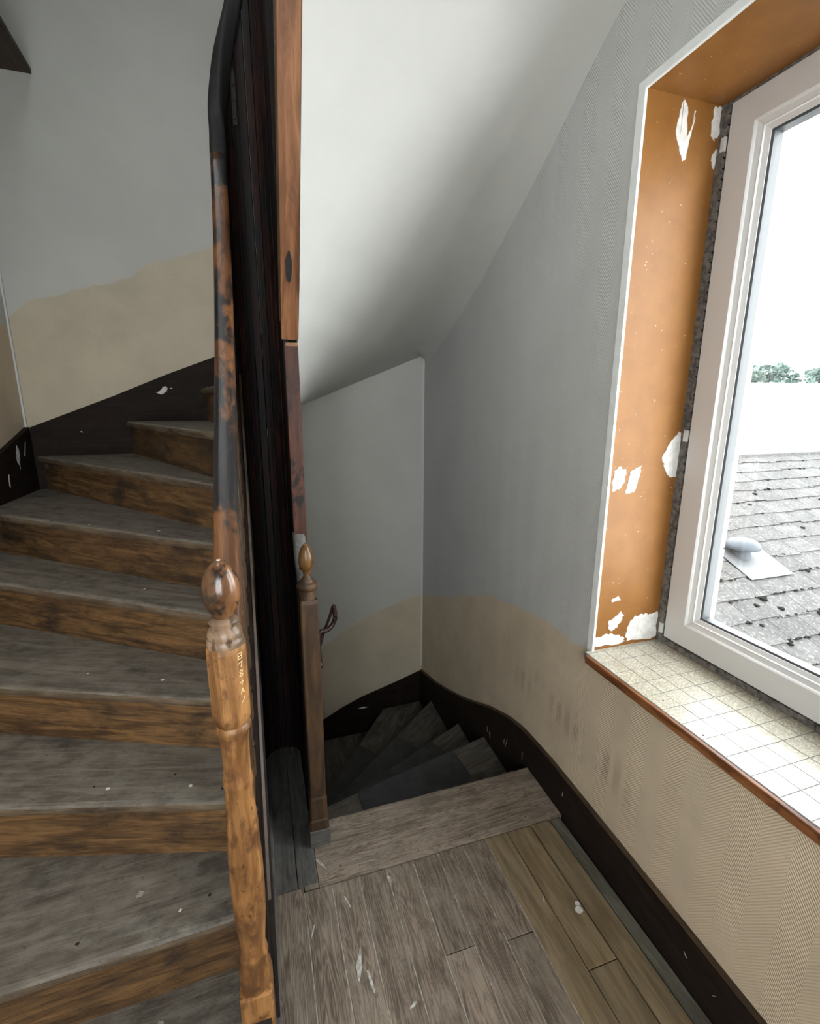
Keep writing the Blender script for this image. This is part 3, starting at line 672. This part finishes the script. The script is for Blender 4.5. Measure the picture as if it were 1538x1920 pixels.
# pale worn ledge along its top
led = smoothpath([(1.128+.019*y, y, z+.001) for y, z in ((-1.3, -1.545), (1.30, -1.532), (1.50, -1.532), (1.66, -1.540), (1.78, -1.552), (1.90, -1.580), (2.02, -1.625), (2.15, -1.680), (2.32, -1.765), (2.5, -1.850), (2.75, -1.955), (3.05, -2.065), (YB-.02, -2.155))], 3)
o2 = link('skirting_ledge', sweep(led, [(-.016, .004), (-.018, 0), (-.016, -.004), (.004, -.004), (.004, .004)], sides=[Vector((1, 0, 0))]*len(led)), 'beam', o, frame=GY)
for y, z, h in ((1.42, -1.59, .05), (1.75, -1.66, .045), (1.9, -1.70, .05), (1.93, -1.72, .04), (2.1, -1.8, .04), (2.13, -1.79, .05), (.80, -1.60, .02), (.69, -1.61, .02)):
    x = 1.1075+.019*y; d_ = random.uniform(-.012, .02); h *= random.uniform(.5, 1.2); a = [(y, z), (y+.0022, z), (y+d_+.0022, z-h), (y+d_, z-h*.95)]
    link('scratch', prism(a, x-.0012, x+.001, axis=0), 'dustc', o)
o = link('baseboard_back', prism([(XI, -2.6), (.36, -2.455), (.52, -2.375), (.68, -2.31), (.95, -2.235), (XS(YSK), -2.165), (XS(YSK), -2.8), (XI, -3.1)], YSK, YB-.001, .003, axis=1), 'string'); tag(o, 'near-black skirting climbing the far wall below the corner', kind='structure')
chip([(.64, -2.40), (.68, -2.39), (.73, -2.40), (.70, -2.405)], low, 1, YSK-.001, .0015, rag=.003)
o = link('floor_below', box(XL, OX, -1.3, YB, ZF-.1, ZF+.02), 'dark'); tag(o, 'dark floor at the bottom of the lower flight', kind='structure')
# inner string of the lower flight under the newel
link('inner_string', prism([(1.585, -1.72), (1.66, -1.70), (1.70, -1.74), (2.10, -2.2), (2.10, -2.9), (1.9, -2.75), (1.585, -2.2)], .122, .170, .002, axis=0), 'string', low, frame=GY)
link('fascia', box(.18, 1.13, 1.62, 1.64, -1.95, -1.73), 'string', low, frame=GX)

# ------------------------------------------------------------------ far newel with small finial
lb = thing('lower_stair_balustrade', (.137, 1.61, -1.7), 'slim dark brown newel with small egg finial at the head of the lower flight', 'balustrade')
N2X, N2Y = .1395, 1.613
def zq(y_px): k = (y_px-960)/F; a = math.atan(k)+PIT; return -math.tan(a)*(N2X*sy+N2Y*cy)
bm = bmesh.new(); rings = []
for z, r in ((-1.70, .036), (zq(1527), .036), (zq(1524), .033), (zq(1488), .033), (zq(1484), .030), (zq(1300), .032), (zq(1128), .0315), (zq(1121), .029)):
    rings.append([bm.verts.new((N2X+a*r, N2Y+b*r, z)) for a, b in ((1, -.85), (1, .85), (.85, 1), (-.85, 1), (-1, .85), (-1, -.85), (-.85, -1), (.85, -1))])
for a, b in zip(rings, rings[1:]):
    for i in range(8): bm.faces.new((a[i], a[(i+1) % 8], b[(i+1) % 8], b[i]))
bm.faces.new(rings[0][::-1]); bm.faces.new(rings[-1])
n2 = link('newel_post', bm, 'newel2', lb, frame=GZ)
def prof2(L): return [(r, zq(y)) for y, r in L][::-1]
link('collar', lathe(prof2([(1074, .012), (1079, .0125), (1084, .017), (1087, .0235), (1090, .025), (1093, .034), (1098, .037), (1103, .034), (1106, .028), (1116, .0275), (1122, .029)]), (N2X, N2Y), 32), 'newel2', n2, frame=GZ, auto=35)
link('finial', lathe(prof2([(1019, .002), (1020.5, .007), (1024, .0125), (1030, .0185), (1038, .0235), (1047, .0265), (1056, .0265), (1064, .022), (1070, .0165), (1074, .013), (1077, .0125)]), (N2X, N2Y), 32), 'finial2', n2, smooth=True, frame=GZ)
link('foot_plate', box(N2X-.039, N2X+.039, N2Y-.039, N2Y+.02, -1.70, -1.625, .004), 'darkplank', n2, frame=GX)['label'] = 'dark painted foot of the newel'
hp = smoothpath([(.139, 1.875, -.50), (.138, 1.84, -.565), (.138, 1.78, -.615), (.138, 1.70, -.66), (.139, 1.64, -.70)], 6)
link('handrail', sweep(hp, rsec(.05, .05, 2, .012), sides=[Vector((1, 0, 0))]*len(hp)), 'darkplank', lb, smooth=True, frame=GY)['label'] = 'grey-black stub of handrail joining newel and post'
for y0, y1 in ((1.65, 1.74), (1.74, 1.83), (1.83, 1.90)):
    link('panel_board', box(.125, .15, y0+.001, y1-.001, -1.699 if y1 < 1.7 else -2.1, -.68 if y1 < 1.8 else -.6, .0015), 'stave', lb, frame=GZ)
# lower handrail dropping behind the newel
hp = smoothpath([(.139, 1.90, -.80), (.14, 2.02, -.95), (.13, 2.16, -1.15)], 6)
iron = [(.175, 1.64, -.965), (.187, 1.76, -.893), (.225, 1.775, -.883), (.248, 1.78, -.862), (.257, 1.78, -.835), (.254, 1.78, -.80), (.2515, 1.78, -.787)]
ih = link('iron_handle', sweep(smoothpath(iron, 5), [(.0095*math.cos(a*math.pi/4), .0095*math.sin(a*math.pi/4)) for a in range(8)]), 'iron', lb, smooth=True); ih['label'] = 'bent dark iron handle sticking out behind the newel'
st = smoothpath([(.2515, 1.782, -.785), (.235, 1.79, -.84), (.21, 1.80, -.91), (.185, 1.80, -.985), (.165, 1.80, -1.05)], 4)
link('iron_bar', sweep(st, [(.009, .005), (-.009, .005), (-.009, -.005), (.009, -.005)]), 'iron', lb)

# ------------------------------------------------------------------ window
win = thing('window_1', (1.5, .6, ZS), 'white plastic framed window with a deep orange painted reveal', kind='structure')
def loop(name, y0, y1, z0, z1, prf, mat, parent, bev=0):
    """mitred picture frame; prf: closed (inset, x) section"""
    bm = bmesh.new(); corners = ((y0, z0, 1, 1), (y1, z0, -1, 1), (y1, z1, -1, -1), (y0, z1, 1, -1)); R_ = []
    for y, z, a, b in corners: R_.append([bm.verts.new((x, y+a*i, z+b*i)) for i, x in prf])
    n = len(prf)
    for k in range(4):
        A, B = R_[k], R_[(k+1) % 4]
        for i in range(n): bm.faces.new((A[i], A[(i+1) % n], B[(i+1) % n], B[i]))
    return link(name, bm, mat, parent)
FY0, FY1, FZ0, FZ1 = -.115, 1.327, -.885, .905
loop('window_frame', FY0, FY1, FZ0, FZ1, [(0, 1.47), (.035, 1.47), (.035, 1.54), (0, 1.54)], 'white', win)
sash = [(.0, 1.458), (.002, 1.455), (.083, 1.455), (.087, 1.459), (.089, 1.463), (.101, 1.470), (.104, 1.470), (.105, 1.476), (.118, 1.484), (.118, 1.53), (.0, 1.53)]
for (a, b) in ((.612, FY1-.008), (FY0+.008, .600)):
    s = loop('sash', a, b, FZ0+.008, FZ1-.008, sash, 'white', win)
    loop('gasket', a+.118, b-.118, FZ0+.126, FZ1-.126, [(0, 1.486), (.006, 1.490), (.006, 1.525), (0, 1.525)], 'gasket', s)
    link('glass', box(1.498, 1.502, a+.12, b-.12, FZ0+.128, FZ1-.128), 'glass', s)
for z in (-.835, -.10, .80):
    link('hinge', box(1.447, 1.457, 1.322, 1.338, z-.03, z+.01, .002), 'white', win)
# mortar joint round the frame
bm = bmesh.new(); n = 60
for i in range(n):
    z0 = -.9+1.80*i/n; w = random.uniform(-.004, .004); box(1.452+w*.4, 1.50, 1.324, 1.353+w, z0, z0+1.80/n+.004, 0, bm)
link('mortar_joint', bm, 'mortar', win)
bm = bmesh.new(); 
for i in range(50):
    y0 = -.1+1.45*i/50; w = random.uniform(-.004, .004); box(1.456+w, 1.53, y0, y0+.031, -.903, -.882, 0, bm)
link('mortar_joint', bm, 'mortar', win)
link('mortar_joint', box(1.456, 1.53, -.1, 1.35, .894, .907), 'mortar', win)
link('reveal', box(XW(1.36)+.001, 1.62, 1.352, 1.3601, ZS-.02, ZT+.011), 'orange', win)['label'] = 'orange painted far jamb with white filler patches'
link('reveal', prism([(XW(YW0)+.001, YW0), (1.54, YW0), (1.54, 1.3601), (XW(1.36)+.001, 1.3601)], ZT, ZT+.0119), 'orange', win)['label'] = 'brown-orange painted head of the window opening'
link('reveal', box(XW(0)+.001, 1.62, YW0-.0001, YW0+.008, ZS-.02, ZT+.011), 'orange', win)
# white corner bead
xw = XW(1.36)
link('corner_bead', prism([(xw-.004, 1.345), (xw+.006, 1.345), (xw+.006, 1.3515), (xw+.004, 1.375), (xw-.004, 1.375)], -.93, ZT+.006, .001), 'bead', win)
link('corner_bead', prism([(xw-.0045-.0285, YW0), (xw+.006-.0285, YW0), (xw+.006, 1.375), (xw-.0045, 1.375)], ZT-.006, ZT+.018, .001), 'bead', win)
# white filler patches on the jamb (x, z outlines)
def patch(pts, rag=.004): chip(pts, win, 1, 1.3505, .0018, 'filler', 'filler_patch', rag)
patch([(1.298, .90), (1.305, .895), (1.318, .88), (1.325, .80), (1.345, .84), (1.35, .86), (1.338, .80), (1.332, .745), (1.318, .735), (1.306, .76), (1.29, .79), (1.282, .815), (1.29, .86)], .002)
patch([(1.345, .875), (1.35, .875), (1.344, .84)], .0005)
patch([(1.42, .90), (1.452, .90), (1.452, .82), (1.435, .81), (1.418, .825)])
patch([(1.435, .77), (1.452, .79), (1.450, .73), (1.436, .74)], .003)
patch([(1.49, -.085), (1.44, -.10), (1.41, -.13), (1.385, -.17), (1.378, -.19), (1.39, -.21), (1.405, -.24), (1.42, -.262), (1.46, -.262), (1.49, -.25)], .005)
patch([(1.175, -.225), (1.20, -.215), (1.225, -.225), (1.225, -.26), (1.21, -.29), (1.175, -.30)], .004)
patch([(1.245, -.232), (1.29, -.212), (1.288, -.25), (1.27, -.305), (1.235, -.31), (1.24, -.27)], .003)
patch([(1.22, -.71), (1.25, -.70), (1.262, -.715), (1.225, -.72)], .002)
patch([(1.163, -.893), (1.163, -.855), (1.20, -.85), (1.24, -.85), (1.28, -.862), (1.30, -.875), (1.30, -.893)], .006)
patch([(1.215, -.80), (1.24, -.785), (1.27, -.765), (1.285, -.78), (1.27, -.81), (1.25, -.835), (1.225, -.835)], .004)
patch([(1.305, -.84), (1.33, -.80), (1.36, -.785), (1.40, -.79), (1.452, -.785), (1.452, -.895), (1.31, -.893)], .006)
for x, z in ((1.20, -.45), (1.28, -.5), (1.27, -.38), (1.36, -.66), (1.31, -.3), (1.25, -.6), (1.39, .87), (1.40, .84)): disc
# outside: stone jamb, sill and lintel
outer = [(-.95, -.52, 1), (-.515, -.115, 1), (-.11, .32, 1), (.325, .95, 1)]
for a, b, _ in outer: link('jamb_stone', box(1.541, 1.62+random.uniform(-.003, .003), 1.25, 1.352, a, b, .004), 'render', win)
link('outer_sill', box(1.541, 1.66, -.12, 1.25, -.95, -.90, .004), 'render', win)
link('outer_lintel', box(1.541, 1.62, -.15, 1.352, .84, 1.0, .004), 'render', win)

w2 = thing('added_rear_window', (-.4, -1.38, -.85), 'white framed window added out of view behind the landing for extra daylight', kind='structure')  # unseen window, added to let more sky light onto the landing
bm = bmesh.new()
for a in ((-1.1, -1.03, -.85, .85), (.23, .3, -.85, .85), (-1.03, .23, -.85, -.78), (-1.03, .23, .78, .85), (-.43, -.37, -.78, .78)): box(a[0], a[1], -1.41, -1.35, a[2], a[3], .003, bm)
f2 = link('window_frame', bm, 'white', w2); link('glass', box(-1.03, .23, -1.382, -1.378, -.78, .78), 'glass', f2)
w3 = thing('added_skylight', (-.5, 1.0, ZC), 'white framed skylight added out of view over the upper flight for extra daylight', kind='structure')  # unseen roof opening, added to brighten the stairwell from above
bm = bmesh.new()
for a in ((-.8, -.76, .55, 1.45), (-.24, -.2, .55, 1.45), (-.76, -.24, .55, .59), (-.76, -.24, 1.41, 1.45)): box(a[0], a[1], a[2], a[3], ZC+.03, ZC+.10, .003, bm)
f2 = link('window_frame', bm, 'white', w3); link('glass', box(-.76, -.24, .59, 1.41, ZC+.06, ZC+.064), 'glass', f2)

# tiled sill
sill = thing('window_sill', (1.3, .6, ZS), 'window sill of small speckled beige tiles with brown wooden edge', 'window sill')
link('sill_bed', box(1.122, 1.545, YW0, 1.352, ZS-.029, ZS-.0012), 'grout', sill)
link('sill_edge', prism([(1.107, YW0), (1.1215, YW0), (1.1215, 1.335), (1.113, 1.335), (1.107, 1.328)], ZS-.030, ZS-.001, .003), 'trimwood', sill, frame=GY)['label'] = 'worn brown wooden edge strip'
tm = None
xs_ = [1.1225, 1.195, 1.2635, 1.332, 1.4005, 1.469, 1.5]; g = .0014
for j in range(22):
    y1 = 1.3335-.0695*(j-1)-.0; y0 = y1-.0695; y1 = min(y1, 1.352)
    if y0 < YW0: break
    for i in range(6):
        bm = box(xs_[i]+g, xs_[i+1]-g, y0+g, y1-g, ZS-.0045, ZS+random.uniform(-.0003, .0003), 0)
        link('tile', bm, 'tile', sill)
for x, y in ((1.16, 1.02), (1.14, .86), (1.45, .93), (1.47, 1.2)): disc('crumb', x, y, ZS, .002, 'mortar', sill, .003, 6)

# ------------------------------------------------------------------ timber trimmer at upper left
BP = [(XL+.002, -1.2), (-0.749, -1.2), (-0.965, 3.005), (-.985, YB-.002), (XL+.002, YB-.002)]
o = link('ceiling_beam', prism(BP, 1.665, 1.69, .002), 'beam', frame=GY); tag(o, 'dark timber board end high in the left corner', 'beam')

# ------------------------------------------------------------------ outside: neighbour's slate roof
PT, PC = .38, -2.5                 # roof plane z = PC + PT*y
roof = thing('neighbour_roof', (5, 3.3, -3.5), 'low neighbouring roof of weathered grey slates seen through the window', 'roof')
pa = math.atan(PT); rfm = Matrix(((1, 0, 0), (0, math.cos(pa), -math.sin(pa)), (0, math.sin(pa), math.cos(pa))))
def rpt(x, y, h=0): n = Vector((0, -math.sin(pa), math.cos(pa))); return Vector((x, y, PC+PT*y))+n*h
link('roof_deck', prism([(-.3, PC+PT*-.3-.03), (4.79, PC+PT*4.79-.03), (4.79, -3.5), (-.3, -3.5)], 1.9, 12, axis=0), 'dark', roof)
dy = .215*math.cos(pa); nrow = 14; cnt = 0
slate_mesh = {}
for r_ in range(nrow):
    yl = 4.79-dy*(r_+1); off = (.15 if r_ % 2 else 0)
    xlo = 2.6+(yl-1.9)*.55; xhi = 5.0+(yl-1.9)*1.0
    k = math.floor((xlo-3.31-off)/.3)
    while True:
        x0 = 3.31+off+.3*k-.3; k += 1
        if x0 > xhi: break
        bm = bmesh.new(); w = .296; L = .235; nn = 5
        e = [(-random.uniform(0, .005)) for _ in range(nn+1)]
        vb = [bm.verts.new((x0+w*i/nn, e[i], .013)) for i in range(nn+1)]; vb2 = [bm.verts.new((x0+w*i/nn, e[i]+.001, .002)) for i in range(nn+1)]
        t0 = [bm.verts.new((x0+w, L, .004)), bm.verts.new((x0, L, .004))]
        bm.faces.new(vb+t0)
        for i in range(nn): bm.faces.new((vb2[i], vb2[i+1], vb[i+1], vb[i]))
        bm.faces.new((vb2[-1], t0[0], vb[-1])); bm.faces.new((vb2[0], vb[0], t0[1]))
        T = Matrix.Translation(rpt(0, yl)) @ rfm.to_4x4() @ Matrix.Rotation(random.gauss(0, .002), 4, 'Z')
        bm.transform(T); link('slate', bm, 'slate', roof, frame=rfm); cnt += 1
# slates under the ones beyond the edges of the view, as one piece
bm = bmesh.new()
for r_ in range(nrow+8):
    yl = 4.79-dy*(r_+1)
    a = rpt(1.95, yl, .004); 
    xlo = 2.6+(yl-1.9)*.55+.0
    q = [rpt(1.95, yl, .011), rpt(12 if r_ >= nrow else xlo-.0, yl, .011), rpt(12 if r_ >= nrow else xlo, yl+dy, .003), rpt(1.95, yl+dy, .003)]
    bm.faces.new([bm.verts.new(p) for p in q])
    if r_ < nrow:
        xh = 5.0+(yl-1.9)*1.0+.3
        q = [rpt(xh, yl, .011), rpt(12, yl, .011), rpt(12, yl+dy, .003), rpt(xh, yl+dy, .003)]; bm.faces.new([bm.verts.new(p) for p in q])
o = link('slate_field', bm, 'slate', roof, frame=rfm); o['kind'] = 'stuff'
link('ridge_cap', sweep([rpt(1.95, 4.79, .0), rpt(12, 4.79, .0)], [(.06, -.02), (.05, .02), (0, .035), (-.05, .02), (-.06, -.02)]), 'slate', roof)
# moss clumps
for i, (x, y, s) in enumerate(((3.72, 2.92, .02), (3.60, 2.80, .028), (3.79, 2.55, .03), (3.84, 2.44, .024), (3.66, 2.50, .02), (4.15, 2.33, .035), (3.42, 2.37, .02), (3.5, 2.33, .016), (4.3, 3.52, .02), (5.1, 3.74, .02), (5.4, 3.92, .025), (5.7, 4.0, .025), (6.2, 3.72, .03), (5.3, 3.3, .02), (3.55, 2.15, .02), (4.6, 2.76, .02))):
    bm = bmesh.new(); bmesh.ops.create_icosphere(bm, subdivisions=2, radius=1)
    p = rpt(x, y, .012)
    for v in bm.verts: v.co = Vector((v.co.x*s*.9, v.co.y*s*1.2, v.co.z*s*.55))*(1+random.uniform(-.2, .2))+p
    link('moss_clump', bm, 'moss', roof)
bm = bmesh.new()
for k in range(330):
    rr_ = random.randrange(nrow); yy = 4.79-dy*(rr_+1)+random.uniform(-.012, .004); xx = random.uniform(2.6+(yy-1.9)*.55, 5.0+(yy-1.9)*1.0); s_ = random.uniform(.004, .013)
    p = rpt(xx, yy, .012); bb = bmesh.ops.create_icosphere(bm, subdivisions=1, radius=1)
    for v in bb['verts']: v.co = Vector((v.co.x*s_*1.8, v.co.y*s_, v.co.z*s_*.7))*(1+random.uniform(-.25, .25))+p
o = link('moss_fringe', bm, 'moss', roof); o['kind'] = 'stuff'
# mushroom vent with flashing
vent = thing('roof_vent', tuple(rpt(4.33, 3.0)), 'grey mushroom-shaped metal vent on the slate roof', 'roof vent')
fx = [(3.93, 3.17), (4.43, 3.17), (4.40, 2.74), (3.90, 2.74)]
bm = bmesh.new(); lo_ = [bm.verts.new(rpt(x, y, .016)) for x, y in fx]; hi_ = [bm.verts.new(rpt(x, y, .02)) for x, y in fx]
bm.faces.new(lo_); bm.faces.new(hi_)
for i in range(4): bm.faces.new((lo_[i], lo_[(i+1) % 4], hi_[(i+1) % 4], hi_[i]))
link('flashing', bm, 'flash', vent, frame=rfm)
vx, vy = 4.13, 3.03; vz = PC+PT*vy
link('vent_pipe', lathe([(.085, vz-.03), (.07, vz+.06), (.07, vz+.10)], (vx, vy), 24), 'zinc', vent, auto=30)
link('vent_cap', lathe([(.125, vz+.08), (.14, vz+.085), (.143, vz+.10), (.135, vz+.125), (.11, vz+.15), (.07, vz+.165), (.02, vz+.17)], (vx, vy), 28), 'zinc', vent, auto=50)

# far white house, its low wing, and trees behind
house = thing('white_house', (22, 16, -6), 'pale rendered house beyond the slate roof, bleached by daylight', 'house')
hx = [(12, 19.5), (40, 14.0)]
link('wall', prism([(12, 19.5), (40, 14.0), (40.3, 15.5), (12.3, 21)], -7, .93), 'farwall', house)
link('parapet', prism([(11.95, 19.4), (40, 13.9), (40, 14.3), (12, 19.8)], .93, .99), 'farwall', house)
def fpt(x): return 19.5+(x-12)*(-5.5/28)
x0 = 18.9
w = link('window', prism([(x0, fpt(x0)-.12), (x0+.6, fpt(x0+.6)-.12), (x0+.6, fpt(x0+.6)+.02), (x0, fpt(x0)+.02)], -.55, .83), 'farwall', house)
link('pane', prism([(x0+.06, fpt(x0)-.14), (x0+.54, fpt(x0+.6)-.12), (x0+.54, fpt(x0+.6)-.06), (x0+.06, fpt(x0)-.06)], -.45, .75), 'farglass', w)
shed = thing('low_shed', (9, 6.7, -4), 'small pale lean-to roof corner past the slate ridge', 'shed')
link('shed_roof', prism([(8.1, 6.2), (8.75, 6.25), (8.6, 7.6), (8.0, 7.6)], -.80, -.74), 'farwall', shed)
link('shed_wall', prism([(8.15, 6.35), (8.6, 6.4), (8.5, 7.5), (8.1, 7.5)], -4, -.80), 'farwall', shed)
def tree(x, y, z, s, lab):
    tr_ = thing('tree', (x, y, -7), lab, 'tree')
    link('trunk', lathe([(.25, -7), (.18, z-s*.5)], (x, y), 10), 'beam', tr_, frame=GZ)
    bm = bmesh.new()
    for k in range(420):
        u = Vector((random.gauss(0, 1), random.gauss(0, 1), random.gauss(0, 1))).normalized()*(random.random()**.4)
        c = Vector((x+u.x*s*1.5, y+u.y*s*1.2, z+u.z*s*.75)); q = .16*s*random.uniform(.6, 1.3)
        a = Vector((random.gauss(0, 1), random.gauss(0, 1), random.gauss(0, 1))).normalized(); b = a.orthogonal().normalized(); c2 = a.cross(b)
        vs_ = [bm.verts.new(c+b*q*i+c2*q*j+a*q*.3*kk) for i, j, kk in ((-1, 0, 0), (0, -1, 1), (1, 0, 0), (0, 1, 1))]
        bm.faces.new(vs_)
    cr = link('foliage', bm, 'leaf', tr_); cr['kind'] = 'stuff'
for x, y, z, s, lab in ((25.6, 21.9, 1.45, .7, 'small faint tree at the left end of the row above the white house'), (29.3, 21.6, 1.55, 1.15, 'taller faint tree in the middle above the white house'), (33.6, 21.3, 1.55, .9, 'faint tree at the right end of the row above the white house')):
    tree(x, y, z, s, lab)
g_ = link('ground', box(1.75, 120, -60, 120, -7.2, -7), 'render'); tag(g_, 'pale ground outside far below the window', kind='structure')
print('slates', cnt)
